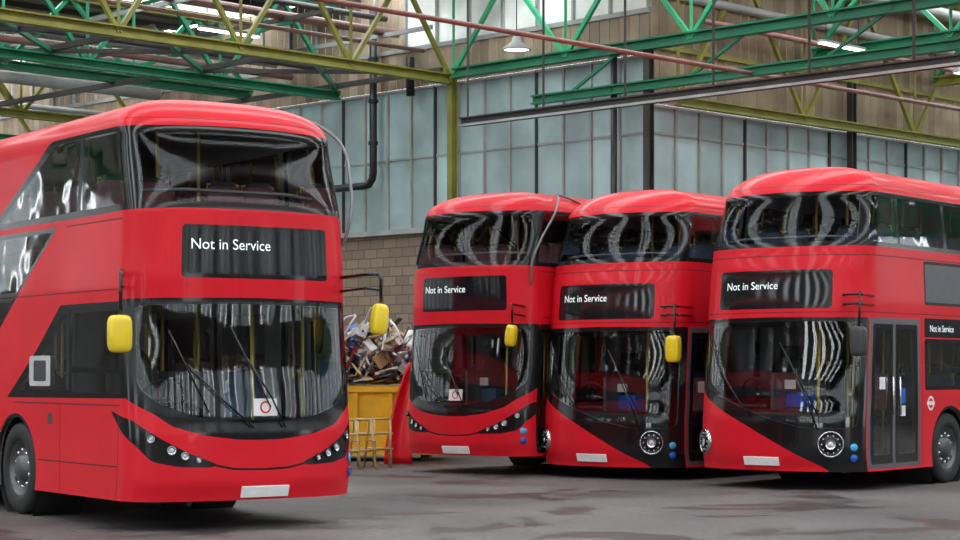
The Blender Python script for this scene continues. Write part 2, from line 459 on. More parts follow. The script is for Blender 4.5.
    G([L(.5,4.05),F(-1,4.05),F(0,4.06),F(1,4.05),R(.5,4.05)],.012)
    for SD,sg in((L,-1),(R,1)):
        G([SD(.6,1.12),SD(.64,.6),SD(.64,.3)])
        G([SD(.55,2.36),SD(10.4,2.36)],.012); G([SD(.5,3.05),SD(2.0,3.05)],.012)
        G([SD(4.0,.62),SD(7.9,.62)]);
    G([L(.64,.62),L(2.7,.62)]); G([L(2.1,1.2),L(2.1,.3)]); G([L(.55,1.22),L(3.4,1.22)])
    G([L(4.6,1.6),L(4.6,.3)]);G([L(6,1.3),L(6,.3)])
    A([L(2.3,1.12),L(2.42,1.12),L(2.42,1.0),L(2.3,1.0)],DGR,.02)
    FW=3.35
    for sg in(-1,1):
        for yw in(FW,8.75):
            c=(sg*S.sy(yw),.50)
            rg.append((circ(c,.60,36),BLK))
            P=[(c[0]-.565,.2)]+[(c[0]+.565*math.cos(math.pi-a*math.pi/24),.5+.565*math.sin(a*math.pi/24)) for a in range(25)]+[(c[0]+.565,.2)]
            rg.append((P,None))
    body,lin_=shell(S,rg,'body')
    parts=[('body',body),('lining',lin_),('interior',interior(S,1).mesh('interior'))]
    mb=MB()
    for sg in(-1,1):
        wheel(mb,sg*1.22,FW,.50,.50,sg); wheel(mb,sg*1.22,8.75,.50,.50,sg)
    parts.append(('wheels',mb.mesh('wheels')))
    mb=MB()
    for sg in(-1,1):
        for yw in (FW,8.75): mb.lathe([(.62,-.55),(.62,0.0)],Matrix.Translation((sg*1.2,yw,.5))@Matrix.Rotation(math.radians(90)*sg,4,'Y'),RUB,32)
    mb.box((0,5.6,.36),(2.3,10.0,.06),DGR)
    parts.append(('chassis',mb.mesh('chassis')))
    mb=MB()
    for sg,SD in((-1,L),(1,R)):
        for (x,z,r) in((.66,.695,.032),(.79,.735,.042),(.91,.79,.046)):
            lamp(mb,S.frame(sg*S.sx(x),z,.004),r)
        lamp(mb,S.frame(sg*S.sy(.22),.90,.004),.04)
    parts.append(('headlights',mb.mesh('headlights')))
    mb=MB()
    M=S.frame(.05,.375,.012); R3=M.to_3x3()
    mb.box(M.translation,(.52,.112,.02),PLA,R3)
    parts.append(('number_plate',mb.mesh('plate')))
    mb=MB()
    def on(x,z,o=.03):
        a=S.sx(x) ; return S.pos(a,z)+S.nrm(a,z)*o
    mb.tube([on(-.1,1.0),on(-.45,1.3,.05),on(-.75,1.62,.05)],.009,BLK,6); mb.tube([on(-.55,1.15),on(-.9,1.95)],.007,BLK,6)
    mb.tube([on(.25,1.0),on(.1,1.3,.05),on(-.15,1.68,.05)],.009,BLK,6); mb.tube([on(.1,1.2),on(-.3,2.0)],.007,BLK,6)
    mb.tube([S.pos(S.sy(.25),2.52),(1.18,-.02,2.54),(1.26,-.14,2.54),(1.28,-.15,2.48),(1.28,-.15,2.25)],.018,BLK,8)
    mb.tube([S.pos(S.sy(.25),2.38),(1.18,-.02,2.40),(1.28,-.15,2.38)],.014,BLK,8)
    mb.sbox((1.26,-.15,2.08),(.17,.13,.32),YEL,Matrix.Rotation(.12,3,'Y'),.5,10)
    M=S.frame(S.sx(.05),1.20,.01); mb.box(M.translation,(.26,.17,.008),WHT,M.to_3x3())
    M=S.frame(S.sx(.05),1.20,.016)
    mb.lathe([(.045,0),(.045,.004),(.06,.004),(.06,0)],M,RED,20); 
    M=S.frame(S.sy(.28),.60,.01); 
    mb.lathe([(.001,.003),(.05,.003),(.05,0)],M@Matrix.Translation((0,.07,0)),CYA,16); mb.lathe([(.001,.003),(.05,.003),(.05,0)],M@Matrix.Translation((0,-.07,0)),BLU,16)
    parts.append(('trim_and_mirror',mb.mesh('trim')))
    mb=MB(); q=[]
    for (y,z,o) in((1.9,4.12,0),(1.5,4.22,.08),(1.1,4.24,.14),(.75,4.15,.18),(.5,3.9,.20),(.38,3.5,.17),(.33,3.2,.13),(.32,2.95,.06),(.34,2.85,0)):
        a=S.sy(max(y,.02)); p=S.pos(a,S.tz(min(z,4.3))); n=S.nrm(a,3.5); q.append(p+n*o)
    qq=[]
    for i in range(len(q)-1):
        for k in range(4): 
            p0=q[max(i-1,0)];p1=q[i];p2=q[i+1];p3=q[min(i+2,len(q)-1)];u=k/4
            qq.append(.5*((2*p1)+(p2-p0)*u+(2*p0-5*p1+4*p2-p3)*u*u+(3*p1-p0-3*p2+p3)*u**3))
    qq.append(q[-1]); mb.tube(qq,.018,TUB,8)
    parts.append(('tree_guard_tube',mb.mesh('tree_guard_tube')))
    mb=MB()
    mb.tube([S.pos(-S.sy(.5),2.5),(-1.40,.2,2.52),(-1.45,.1,2.50),(-1.46,.08,2.35),(-1.46,.08,2.05)],.018,BLK,8)
    mb.tube([S.pos(-S.sy(.5),2.38),(-1.38,.2,2.36),(-1.46,.08,2.35)],.014,BLK,8)
    mb.sbox((-1.47,.08,1.91),(.23,.14,.36),YEL,None,.45,10); mb.sbox((-1.47,.135,1.91),(.2,.06,.31),BLK,None,.4,8)
    parts.append(('offside_mirror',mb.mesh('offside_mirror')))
    parts.append(('display_text',text_mesh(S,'Not in Service',-.70,2.75,.148,LED)))
    return parts

def make_nrm():
    S=Shape(1.26,.70,2.2,11.2,.5,.27,3.86,4.35,2.7,
        [(.27,.06),(.5,.0),(.9,.0),(1.3,.04),(2.3,.15),(2.9,.20),(3.2,.25),(3.9,.48),(4.39,.70)],
        [(1.2,0),(2.4,.015),(3.2,.04),(3.9,.11),(4.39,.14)])
    F,R,L=S.F,S.Rt,S.Lf
    rg=[]
    def A(p,m,r=0): rg.append((rp(p,r) if r else p,m))
    A([L(10.0,3.93),L(2,3.95),L(.5,3.95),F(-1,3.95),F(0,3.96),F(1,3.95),R(.5,3.95),R(2,3.95),R(10.0,3.93),R(10.0,3.22),R(2,3.22),R(.5,3.22),F(1,3.22),F(0,3.22),F(-1,3.22),L(.5,3.22),L(2,3.22)],BLK,.05)
    w=S.sy(.34)
    A([(-w,S.tz(3.90)),F(-.6,3.91),F(.6,3.91),(w,S.tz(3.90)),(w,3.28),F(.6,3.28),F(-.6,3.28),(-w,3.28)],GLU,.08)
    for SD in(L,R):
        for a,b in((.48,1.42),(1.5,2.9),(2.98,4.4),(4.48,5.9),(5.98,7.4),(7.48,8.9),(8.98,9.9)):
            A([SD(a,3.90),SD(b,3.90),SD(b,3.28),SD(a,3.28)],GLS,.06)
    A([F(-.86,2.91),F(.86,2.91),F(.86,2.40),F(-.86,2.40)],BLK,.06)
    A([F(-.80,2.87),F(.80,2.87),F(.80,2.45),F(-.80,2.45)],DIS,.04)
    A([L(.52,2.28),F(-.9,2.28),F(0,2.29),F(.9,2.28),R(.52,2.28),R(.52,.2),F(.92,.2),F(.80,.33),F(.45,.50),F(.1,.68),F(-.3,.88),F(-.7,1.06),F(-1.02,1.22),L(.36,1.32),L(.52,1.42)],BLK,.04)
    A([L(.42,2.22),F(-.9,2.23),F(.9,2.23),R(.42,2.22),R(.42,.86),F(1.0,.83),F(.55,.84),F(.15,.93),F(-.35,1.10),F(-.8,1.26),F(-1.05,1.38),L(.42,1.50)],GLS,.09)
    A([R(.54,2.28),R(2.05,2.28),R(2.05,.30),R(.54,.30)],GRP,.02)
    for a,b in((.60,1.22),(1.30,1.98)):
        A([R(a,2.20),R(b,2.20),R(b,.36),R(a,.36)],BLK,.03)
        A([R(a+.08,2.12),R(b-.08,2.12),R(b-.08,.48),R(a+.08,.48)],GLS,.03)
    A([R(2.2,2.30),R(9.0,2.30),R(9.0,2.04),R(2.2,2.04)],BLK,.02)
    A([R(2.2,2.02),R(9.0,2.02),R(9.0,1.32),R(2.2,1.32)],BLK,.04)
    for i in range(4): A([R(2.26+i*1.7,1.97),R(3.86+i*1.7,1.97),R(3.86+i*1.7,1.37),R(2.26+i*1.7,1.37)],GLS,.05)
    A([R(2.22,3.08),R(8.6,3.08),R(8.6,2.48),R(2.22,2.48)],RUB,.03)
    A([R(2.26,3.04),R(8.56,3.04),R(8.56,2.52),R(2.26,2.52)],GRP,.02)
    A([L(.6,2.24),L(9.0,2.24),L(9.0,1.3),L(.6,1.3)],BLK,.04)
    for i in range(5): A([L(.68+i*1.6,2.2),L(2.2+i*1.6,2.2),L(2.2+i*1.6,1.37),L(.68+i*1.6,1.37)],GLS,.05)
    def G(p,w=.014,m=LINE): rg.append((strip(p,w),m))
    G([L(.5,3.1),F(-1,3.1),F(0,3.1),F(1,3.1),R(.5,3.1),R(10.5,3.1)],.012)
    G([L(.5,2.35),F(-1,2.35),F(0,2.35),F(1,2.35),R(.5,2.35),R(10.5,2.35)],.012)
    G([L(10,4.04),L(.5,4.04),F(-1,4.04),F(0,4.05),F(1,4.04),R(.5,4.04),R(10,4.04)],.014)
    G([L(.4,1.25),L(.4,.3)]); G([R(3.5,1.25),R(8,1.25)]); G([R(2.12,2.3),R(2.12,.3)]); G([R(3.6,1.25),R(3.6,.3)])
    c=(S.sy(2.38),1.14); rg.append((circ(c,.10),WHT)); rg.append((circ(c,.07),RED)); A([(c[0]-.12,1.165),(c[0]+.12,1.165),(c[0]+.12,1.115),(c[0]-.12,1.115)],WHT)
    for sg in(-1,1):
        for yw in(3.0,8.6):
            c=(sg*S.sy(yw),.50); rg.append((circ(c,.60,36),BLK))
            P=[(c[0]-.565,.2)]+[(c[0]+.565*math.cos(math.pi-a*math.pi/24),.5+.565*math.sin(a*math.pi/24)) for a in range(25)]+[(c[0]+.565,.2)]
            rg.append((P,None))
    body,lin_=shell(S,rg,'body')
    parts=[('body',body),('lining',lin_),('interior',interior(S,0).mesh('interior'))]
    mb=MB()
    for sg in(-1,1):
        wheel(mb,sg*1.23,3.0,.49,.49,sg); wheel(mb,sg*1.23,8.6,.49,.49,sg)
    parts.append(('wheels',mb.mesh('wheels')))
    mb=MB()
    for sg in(-1,1):
        for yw in (3.0,8.6): mb.lathe([(.62,-.55),(.62,0.0)],Matrix.Translation((sg*1.2,yw,.5))@Matrix.Rotation(math.radians(90)*sg,4,'Y'),RUB,32)
    mb.box((0,5.7,.34),(2.3,10.0,.06),DGR)
    parts.append(('chassis',mb.mesh('chassis')))
    mb=MB()
    for x in(-1.04,.90):
        a=S.sx(x)
        M=S.frame(a,.63,.01)
        mb.lathe([(.17,-.03),(.17,.015),(.16,.022),(.152,.012)],M,CHR,32)
        mb.lathe([(.155,.012),(.13,.0),(.085,.004),(.08,.025),(.075,.012),(.04,.004),(.001,.004)],M,BLK,32)
        lamp(mb,S.frame(a,.63,.022),.07)
        for k in range(10):
            q=2*math.pi*k/10; mb.lathe([(.009,.0),(.009,.012),(.001,.014)],M@Matrix.Translation((.115*math.cos(q),.115*math.sin(q),.01)),LMP,8)
    parts.append(('headlights',mb.mesh('headlights')))
    mb=MB(); M=S.frame(-.03,.40,.012); mb.box(M.translation,(.52,.112,.02),PLA,M.to_3x3())
    parts.append(('number_plate',mb.mesh('plate')))
    mb=MB()
    def on(x,z,o=.03):
        a=S.sx(x); return S.pos(a,z)+S.nrm(a,z)*o
    mb.tube([on(-.2,.98),on(-.5,1.35,.05),on(-.8,1.7,.05)],.009,BLK,6); mb.tube([on(-.6,1.3),on(-.98,2.0)],.007,BLK,6)
    mb.tube([on(.75,.8),on(.6,1.2,.05),on(.45,1.5,.05)],.009,BLK,6); mb.tube([on(.75,1.0),on(.2,1.95)],.007,BLK,6)
    for z in(2.56,2.44): mb.tube([S.pos(S.sy(.6),z),(1.36,.18,z),(1.42,.05,z),(1.30,-.04,z),(1.12,.1,z),S.pos(S.sx(1.0),z)],.016,BLK,8)
    mb.tube([(1.40,.02,2.6),(1.40,.0,2.1)],.016,BLK,8)
    M=S.frame(S.sy(.36),.52,.012)
    mb.lathe([(.001,.003),(.05,.003),(.05,0)],M@Matrix.Translation((0,.07,0)),CYA,16); mb.lathe([(.001,.003),(.05,.003),(.05,0)],M@Matrix.Translation((0,-.07,0)),BLU,16)
    for y in(1.16,1.36):
        mb.tube([(1.30,y,1.5),(1.31,y,1.0)],.014,SIL,6)
    mb.box((1.272,.9,1.42),(.008,.16,.16),WHT); mb.box((1.272,1.5,1.25),(.008,.14,.2),BLU); mb.box((1.272,1.5,1.05),(.008,.14,.14),WHT)
    parts.append(('trim_and_mirror_arm',mb.mesh('trim')))
    parts.append(('display_text',text_mesh(S,'Not in Service',-.72,2.66,.145,LED)))
    parts.append(('side_display_text',text_mesh(S,'Not in Service',0,2.12,.13,LED,side=2.35)))
    return parts

def place(parts,loc,rotdeg,mirror=None,skip=(),drop=0):
    e=bpy.data.objects.new('double_decker_bus',None); sc.collection.objects.link(e)
    e.location=loc; e.rotation_euler=(0,0,math.radians(rotdeg))
    for n,me in parts:
        if n in skip: continue
        o=bpy.data.objects.new(n,me); sc.collection.objects.link(o); o.parent=e
        if n!='wheels': o.location.z=-drop
    if mirror:
        mb=MB(); mb.sbox((1.40,-.02,1.96-drop),(.22,.14,.38),mirror,None,.45,10)
        o=bpy.data.objects.new('wing_mirror',mb.mesh('wing_mirror')); sc.collection.objects.link(o); o.parent=e
    return e
E=make_e400(); N=make_nrm()
place(E,(-2.15,19.7,0),34)
place(E,(-.42,30.2,0),-39.6,None,('offside_mirror',))
place(N,(1.63,28.9,0),-38.8,YEL,(),.09)     # suspension kneeling
place(N,(3.72,26.3,0),-38.0,DGR,(),.02)

# ------------------------------------------------------------------ building
C=Vector((3.57,42,0)); U=Vector((.70711,.70711,0)); Vv=Vector((-.70711,.70711,0))
def B(p,q,z): return C+U*p+Vv*q+Vector((0,0,z))
OLV=pmat('olive_steel',lin((140,140,60)),0.5,0,0,0.2,2)
GRN=pmat('green_steel',lin((20,118,82)),0.45,0,0,0.2,2)
BGR=pmat('bright_green_steel',lin((55,175,122)),0.45,0,0,0.15,2)
DST=pmat('dark_steel',lin((58,56,54)),0.5,0,0,0.3,2)
GST=pmat('pale_steel',lin((165,168,166)),0.5,0,0,0.2,2)
BRN=pmat('beige_cladding',lin((160,142,120)),0.7,0,0,0.2,1.5,0,0.25)
RFD=pmat('roof_sheet',lin((130,120,110)),0.7,0,0,0.25,1.0,0,0.2)
PIP=pmat('pipe_paint',lin((150,110,100)),0.5,0,0,0.2,3)
BPI=pmat('black_pipe',lin((30,30,32)),0.4,0,0,0.2,3)
HW=pmat('hall_cladding',lin((110,108,104)),0.7,0,0,0.2,.5,0,0.2)
FLU=pmat('fluorescent_tube',(1,.97,.9,1),0.4,0,0,0.01,3,5.0)
GLZ=translu('wall_glazing',lin((184,206,206)),lin((165,188,190)),0.16,0.14)
WGL=translu('clerestory_glazing',lin((225,228,225)),lin((240,242,240)),0.1,0.36)
WG2=translu('added_fill_glazing',lin((225,228,225)),lin((240,244,246)),0.15,0.55)  # for an added out-of-view pane band: windscreen streaks and extra light on fronts

def blockmat():
    m,nt,out=newmat('blockwork')
    b=nt.nodes.new('ShaderNodeBsdfPrincipled'); b.inputs['Roughness'].default_value=.9
    tc=nt.nodes.new('ShaderNodeTexCoord'); sp=nt.nodes.new('ShaderNodeSeparateXYZ'); cb=nt.nodes.new('ShaderNodeCombineXYZ')
    nt.links.new(tc.outputs['Object'],sp.inputs[0]); nt.links.new(sp.outputs['X'],cb.inputs['X']); nt.links.new(sp.outputs['Z'],cb.inputs['Y'])
    br=nt.nodes.new('ShaderNodeTexBrick'); br.inputs['Scale'].default_value=1; br.inputs['Brick Width'].default_value=.45; br.inputs['Row Height'].default_value=.225
    br.inputs['Mortar Size'].default_value=.012; br.inputs['Color1'].default_value=lin((158,138,118)); br.inputs['Color2'].default_value=lin((132,116,100)); br.inputs['Mortar'].default_value=lin((100,90,80))
    nt.links.new(cb.outputs[0],br.inputs['Vector']); nt.links.new(br.outputs['Color'],b.inputs['Base Color']); nt.links.new(b.outputs[0],out.inputs[0])
    return m
BLOCK=blockmat()
def floormat():
    m,nt,out=newmat('stained_concrete')
    b=nt.nodes.new('ShaderNodeBsdfPrincipled')
    tc=nt.nodes.new('ShaderNodeTexCoord')
    n1=nt.nodes.new('ShaderNodeTexNoise'); n1.inputs['Scale'].default_value=.35; n1.inputs['Detail'].default_value=8
    n2=nt.nodes.new('ShaderNodeTexNoise'); n2.inputs['Scale'].default_value=14; n2.inputs['Detail'].default_value=6
    n3=nt.nodes.new('ShaderNodeTexNoise'); n3.inputs['Scale'].default_value=.62; n3.inputs['Detail'].default_value=6; n3.inputs['Distortion'].default_value=.8
    for n in(n1,n2,n3): nt.links.new(tc.outputs['Object'],n.inputs['Vector'])
    r1=nt.nodes.new('ShaderNodeValToRGB'); e=r1.color_ramp.elements
    e[0].position=.3; e[0].color=lin((80,75,75)); e[1].position=.7; e[1].color=lin((116,110,108))
    nt.links.new(n1.outputs['Fac'],r1.inputs[0])
    mr=nt.nodes.new('ShaderNodeMapRange'); mr.inputs['From Min'].default_value=.25; mr.inputs['From Max'].default_value=.75; mr.inputs['To Min'].default_value=.6; mr.inputs['To Max'].default_value=1.3
    nt.links.new(n2.outputs['Fac'],mr.inputs['Value'])
    vm=nt.nodes.new('ShaderNodeVectorMath'); vm.operation='SCALE'; nt.links.new(r1.outputs[0],vm.inputs[0]); nt.links.new(mr.outputs[0],vm.inputs['Scale'])
    r3=nt.nodes.new('ShaderNodeValToRGB'); e=r3.color_ramp.elements; e[0].position=.52; e[0].color=(0,0,0,1); e[1].position=.60; e[1].color=(.75,.75,.75,1)
    nt.links.new(n3.outputs['Fac'],r3.inputs[0])
    mx=nt.nodes.new('ShaderNodeMixRGB'); nt.links.new(r3.outputs[0],mx.inputs[0]); nt.links.new(vm.outputs[0],mx.inputs[1]); mx.inputs[2].default_value=lin((58,50,50))
    nt.links.new(mx.outputs[0],b.inputs['Base Color'])
    rr=nt.nodes.new('ShaderNodeMapRange'); rr.inputs['To Min'].default_value=.65; rr.inputs['To Max'].default_value=.28; nt.links.new(r3.outputs[0],rr.inputs['Value'])
    nt.links.new(rr.outputs[0],b.inputs['Roughness']); b.inputs['Specular IOR Level'].default_value=.3
    bp=nt.nodes.new('ShaderNodeBump'); bp.inputs['Strength'].default_value=.25; bp.inputs['Distance'].default_value=.01; nt.links.new(n2.outputs['Fac'],bp.inputs['Height']); nt.links.new(bp.outputs[0],b.inputs['Normal'])
    nt.links.new(b.outputs[0],out.inputs[0]); return m
mb=MB(); mb.box((0,22,-.1),(140,130,.2),floormat()); mb.obj('floor')

def wallframe(rot): 
    return Matrix.Translation(C)@Matrix.Rotation(math.radians(rot),4,'Z')
def glazed_wall(L0,sgn,ztop):
    mb=MB()
    mb.box((L0/2,-sgn*.12,2.4),(L0,.24,4.8),BLOCK)
    mb.box((L0/2,0,4.86),(L0,.34,.12),GST)
    n=int(L0/.8); w=L0/n
    for i in range(n):
        for z0,z1 in((4.90,6.58),(6.58,ztop)):
            mb.box((w*(i+.5),0,(z0+z1)/2),(w-.01,.02,z1-z0),GLZ)
        mb.box((w*i,sgn*.03,(4.9+ztop)/2),(.05,.08,ztop-4.9),DST if i%4==0 else GST)
    mb.box((L0/2,sgn*.03,ztop),(L0,.08,.06),GST)
    mb.box((L0/2,sgn*.01,6.58),(L0,.05,.05),GST)
    return mb
mb=glazed_wall(30,1,8.2)
x=0
while x<30:
    mb.box((x+.14,0,8.7),(.26,.04,.9),BRN)
    x+=.28
for i in range(28):
    if i*1.07<7: mb.box((i*1.07+.53,0,9.95),(1.0,.02,1.5),WGL)
    else:
        for k in range(4): mb.box((i*1.07+.13+k*.268,0,9.95),(.25,.02,1.5),BRN)
    mb.box((i*1.07,.03,9.95),(.06,.1,1.5),GST)
mb.box((15,0,9.15),(30,.12,.1),GST)
mb.obj('wall_back',None,wallframe(135))
mb=glazed_wall(24,-1,7.15)
x=0
while x<24:
    mb.box((x+.14,0,8.95),(.26,.04,3.5),BRN); x+=.28
for z in(8.4,9.5): mb.box((12,-.06,z),(24,.08,.1),OLV)
mb.obj('wall_right',None,wallframe(45))
def hall_wall(name,a,b,doors=()):
    mb=MB(); d=(b-a); Ln=d.length; R=Matrix.Rotation(math.atan2(d.y,d.x),3,'Z'); dn=d.normalized()
    n=int(Ln/1.5); w=Ln/n
    for i in range(n):
        c=a+dn*(w*(i+.5))
        op=any(s<=w*(i+.5)<=e_ for s,e_ in doors)
        if not op: mb.box(c+Vector((0,0,2.2)),(w,.2,4.4),HW,R)
        mb.box(c+Vector((0,0,6.6)),(w-.2,.05,4.4),WG2 if i%3 else HW,R)  # bright panes added to light the bus fronts and reflect in glass
        mb.box(c+Vector((0,0,9.8)),(w,.2,2.0),HW,R)
        if i%4==0: mb.box(c-dn*w*.5+Vector((0,0,5.4)),(.3,.35,10.8),DST,R)
    mb.obj(name)
hall_wall('wall_left',B(0,30,0),B(-60,30,0))
hall_wall('wall_rear',B(-60,30,0),B(-60,-45,0),((12,20),(34,42),(56,64)))
hall_wall('wall_side',B(-60,-45,0),B(24,-45,0),((30,38),(60,66)))
hall_wall('wall_end',B(24,-45,0),B(24,0,0))

mb=MB()
q=-45; per=5.4
while q<30:
    for pp in range(-60,24,3):
        if pp+1.5>0 and q+1.7>0: continue
        mb.box(B(pp+1.5,q+1.75,10.8),(2.98,3.5,.06),RFD,Matrix.Rotation(math.radians(45),3,'Z'))
    pm=0 if q>-3 else 24
    for k in range(4):
        mb.beam(B(-60,q+3.5+k*.6,10.75),B(pm,q+3.5+k*.6,10.75),.06,.1,GST)
    for k in range(3):
        mb.beam(B(-60,q+.5+k*1.2,10.68),B(pm,q+.5+k*1.2,10.68),.08,.14,DST)
    q+=per
mb.obj('ceiling')

def truss(f,s0,s1,zb,zt,step,cb,cw,ct,w=.2):
    mb=MB()
    mb.ibeam(f(s0,zb),f(s1,zb),w,w*1.05,.035,cb); mb.ibeam(f(s0,zt),f(s1,zt),w*.8,w*.9,.03,ct)
    n=max(1,int(abs(s1-s0)/step)); d=(s1-s0)/n
    for i in range(n):
        a=s0+d*i
        mb.beam(f(a,zb),f(a+d/2,zt),.09,.09,cw); mb.beam(f(a+d/2,zt),f(a+d,zb),.09,.09,cw)
        mb.beam(f(a,zb),f(a,zt),.06,.06,cw)
    return mb
truss(lambda s,z:B(s,5.7,z),-58,-.3,8.25,10.4,3.0,OLV,OLV,OLV,.22).obj('roof_truss')
truss(lambda s,z:B(s,9.6,z),-58,-.3,8.25,10.4,3.4,GRN,GRN,GRN,.2).obj('roof_truss')
truss(lambda s,z:B(s,13,z),-58,-.3,8.6,10.4,3.4,GRN,BGR,OLV,.2).obj('roof_truss')
truss(lambda s,z:B(s,18,z),-58,-.3,8.25,10.4,3.4,OLV,OLV,OLV,.2).obj('roof_truss')
truss(lambda s,z:B(s,23,z),-58,-.3,8.25,10.4,3.4,GRN,OLV,OLV,.2).obj('roof_truss')
mb=MB()
for i in range(14):
    p=-.5-i*4
    mb.beam(B(p,5.8,8.4),B(p-4,9.5,8.4),.09,.09,DST); mb.beam(B(p-4,5.8,8.4),B(p,9.5,8.4),.09,.09,GRN); mb.beam(B(p,5.8,8.45),B(p,23,8.45),.1,.12,DST)
    mb.beam(B(p,9.7,10.3),B(p-4,13,8.7),.08,.08,BGR)
for i in range(18): mb.beam(B(-.8-i*3,5.8,9.4),B(-.8-i*3,23,9.4),.07,.1,DST if i%2 else GST)
mb.obj('roof_bracing')
mb=truss(lambda s,z:B(-.4,s,z),5.5,-43,8.35,10.4,3.3,GRN,BGR,GRN,.22)
mb.ibeam(B(-.4,3,7.5),B(-.4,-43,7.5),.18,.2,.035,GRN)
for i in range(14):
    s=2-i*3.3; mb.beam(B(-.4,s,7.5),B(-.4,s-1.65,8.35),.06,.06,GRN); 
mb.obj('roof_truss')
truss(lambda s,z:B(5,s,z),-.6,-43,8.7,10.4,3.3,GRN,BGR,OLV,.22).obj('roof_truss')
truss(lambda s,z:B(10,s,z),-.6,-43,8.6,10.4,3.3,OLV,GRN,OLV,.22).obj('roof_truss')
truss(lambda s,z:B(15,s,z),-.6,-43,8.5,10.4,3.3,GRN,BGR,OLV,.22).obj('roof_truss')
truss(lambda s,z:B(20,s,z),-.6,-43,8.35,10.4,3.3,GRN,BGR,OLV,.22).obj('roof_truss')
truss(lambda s,z:B(s,-.35,z),.5,23,7.25,10.3,4.2,OLV,OLV,OLV,.2).obj('roof_truss')
truss(lambda s,z:B(s,-8,z),-30,23,8.9,10.4,3.5,OLV,OLV,OLV,.2).obj('roof_truss')
mb=MB()
for (p,q,zt,m) in((-.25,5.7,8.3,OLV),(-.28,-.2,8.3,DST),(-.25,15,8.3,OLV),(7,-.25,8.3,DST),(14,-.25,8.3,DST)):
    a=B(p,q,0);b=B(p,q,zt)
    R=Matrix.Rotation(math.radians(45),3,'Z')
    for o in(-.08,.08): mb.box((a+b)/2+U*o,(.025,.15,zt),m,R)
    mb.box((a+b)/2,(.15,.02,zt),m,R)
mb.obj('steel_column')
mb=MB()
mb.ibeam(B(-1.03,4.6,7.1),B(-1.03,-42,7.1),.18,.2,.03,DST); mb.beam(B(-1.14,4.6,7.02),B(-1.14,-42,7.02),.02,.05,GST)
s=4.4
while s>-40: mb.beam(B(-1.03,s,7.2),B(-1.03,s,10.7),.05,.05,DST); s-=2.3
mb.obj('crane_rail')
mb=MB()
mb.tube([B(-58,-3,7.45),B(-1.8,-3,7.45),B(23,-3,7.45)],.045,PIP,10); mb.obj('sprinkler_pipe')
mb=MB()
for q_,z,r,m in((12,9.3,.12,GST),(11.4,8.9,.09,PIP),(17,9.0,.16,GST),(7.5,9.5,.1,PIP),(19.5,8.7,.08,GST),(15,9.5,.2,GST),(7.9,9.9,.07,DST),(10.4,9.0,.06,DST),(6.6,9.0,.05,PIP)):
    mb.tube([B(-58,q_,z),B(-.3,q_,z)],r,m,10)
mb.obj('service_pipes')
mb=MB()
for q_,z,r,m in((-.9,9.3,.09,GST),(-1.2,8.8,.06,PIP),(-1.5,10.0,.14,GST),(-5,9.6,.1,GST)):
    mb.tube([B(.2,q_,z),B(23,q_,z)],r,m,10)
mb.obj('service_pipes')
mb=MB()
q_=8.35
mb.tube([B(-.3,q_,10.2),B(-.3,q_,6.3),B(-.3,q_+.03,6.15),B(-.3,q_+.15,6.02),B(-.3,q_+.3,6.0),B(-.3,q_+2.6,6.0)],.09,BPI,12)
mb.tube([B(-.3,q_-1.3,8.9),B(-.3,q_-1.3,8.0)],.1,BPI,12); mb.tube([B(-.3,q_-1.3,8.5),B(-.3,q_,8.5)],.07,BPI,10)
for z in(7,8,9): mb.lathe([(.12,-.04),(.12,.04)],Matrix.Translation(B(-.3,q_,z)),BPI,12)
mb.obj('drain_pipe')
mb=MB()
mb.tube([B(-.35,.7,8.3),B(-.35,.7,0)],.07,BPI,12); mb.obj('drain_pipe')
for (p,q,z) in((5,-4.5,7.9),(-3,1,8.1)):
    mb=MB(); M=Matrix.Translation(B(p,q,z))
    mb.lathe([(.001,.25),(.08,.25),(.1,.15),(.3,.0),(.3,-.03),(.27,-.03),(.26,0)],M,GST,24); mb.lathe([(.26,-.01),(.001,-.02)],M,FLU,24)
    mb.tube([B(p,q,z+.2),B(p,q,10.7)],.012,DST,6); mb.obj('ceiling_lamp')
# fluorescent battens under the roof
for (p,q,z) in((-6,7.6,9.0),(3,-2.2,8.6),(9,-2.2,8.6)):
    mb=MB(); a=B(p,q,z); b=B(p+1.6,q,z)
    mb.beam(a,b,.16,.05,GST)
    for o in(-.05,.05): mb.tube([a+Vv*o-Vector((0,0,.05)),b+Vv*o-Vector((0,0,.05))],.018,FLU,8)
    for e_ in(a+U*.2,b-U*.2): mb.tube([e_,e_+Vector((0,0,10.7-z))],.01,DST,6)
    mb.obj('fluorescent_batten')

# ------------------------------------------------------------------ skip + scrap
SKY=pmat('skip_yellow',lin((225,170,25)),0.55,0,0,0.2,3)
mb=MB()
cx,cy=-1.85,35.4
def sk(x,y,z): return Vector((cx+x,cy+y,z))
prof=[(-1.15,.15),(1.15,.15),(1.55,1.25),(-1.55,1.25)]
for sy_ in(-.85,.85):
    mb.add([sk(x,sy_,z) for x,z in prof],[(0,1,2,3)],SKY)
    mb.add([sk(x,sy_*.94,z) for x,z in prof],[(0,1,2,3)],SKY)
    for x in(-.8,-.3,.3,.8): mb.box(sk(x,sy_*1.03,.68),(.07,.07,1.0),SKY)
    mb.beam(sk(-1.57,sy_,1.25),sk(1.57,sy_,1.25),.1,.1,SKY)
    mb.beam(sk(-1.15,sy_,.17),sk(1.15,sy_,.17),.08,.1,SKY)
mb.add([sk(-1.15,-.85,.15),sk(1.15,-.85,.15),sk(1.15,.85,.15),sk(-1.15,.85,.15)],[(0,1,2,3)],SKY)
for s_ in(-1,1):
    mb.add([sk(1.15*s_,-.85,.15),sk(1.15*s_,.85,.15),sk(1.55*s_,.85,1.25),sk(1.55*s_,-.85,1.25)],[(0,1,2,3)],SKY)
    mb.beam(sk(1.57*s_,-.85,1.25),sk(1.57*s_,.85,1.25),.1,.1,SKY)
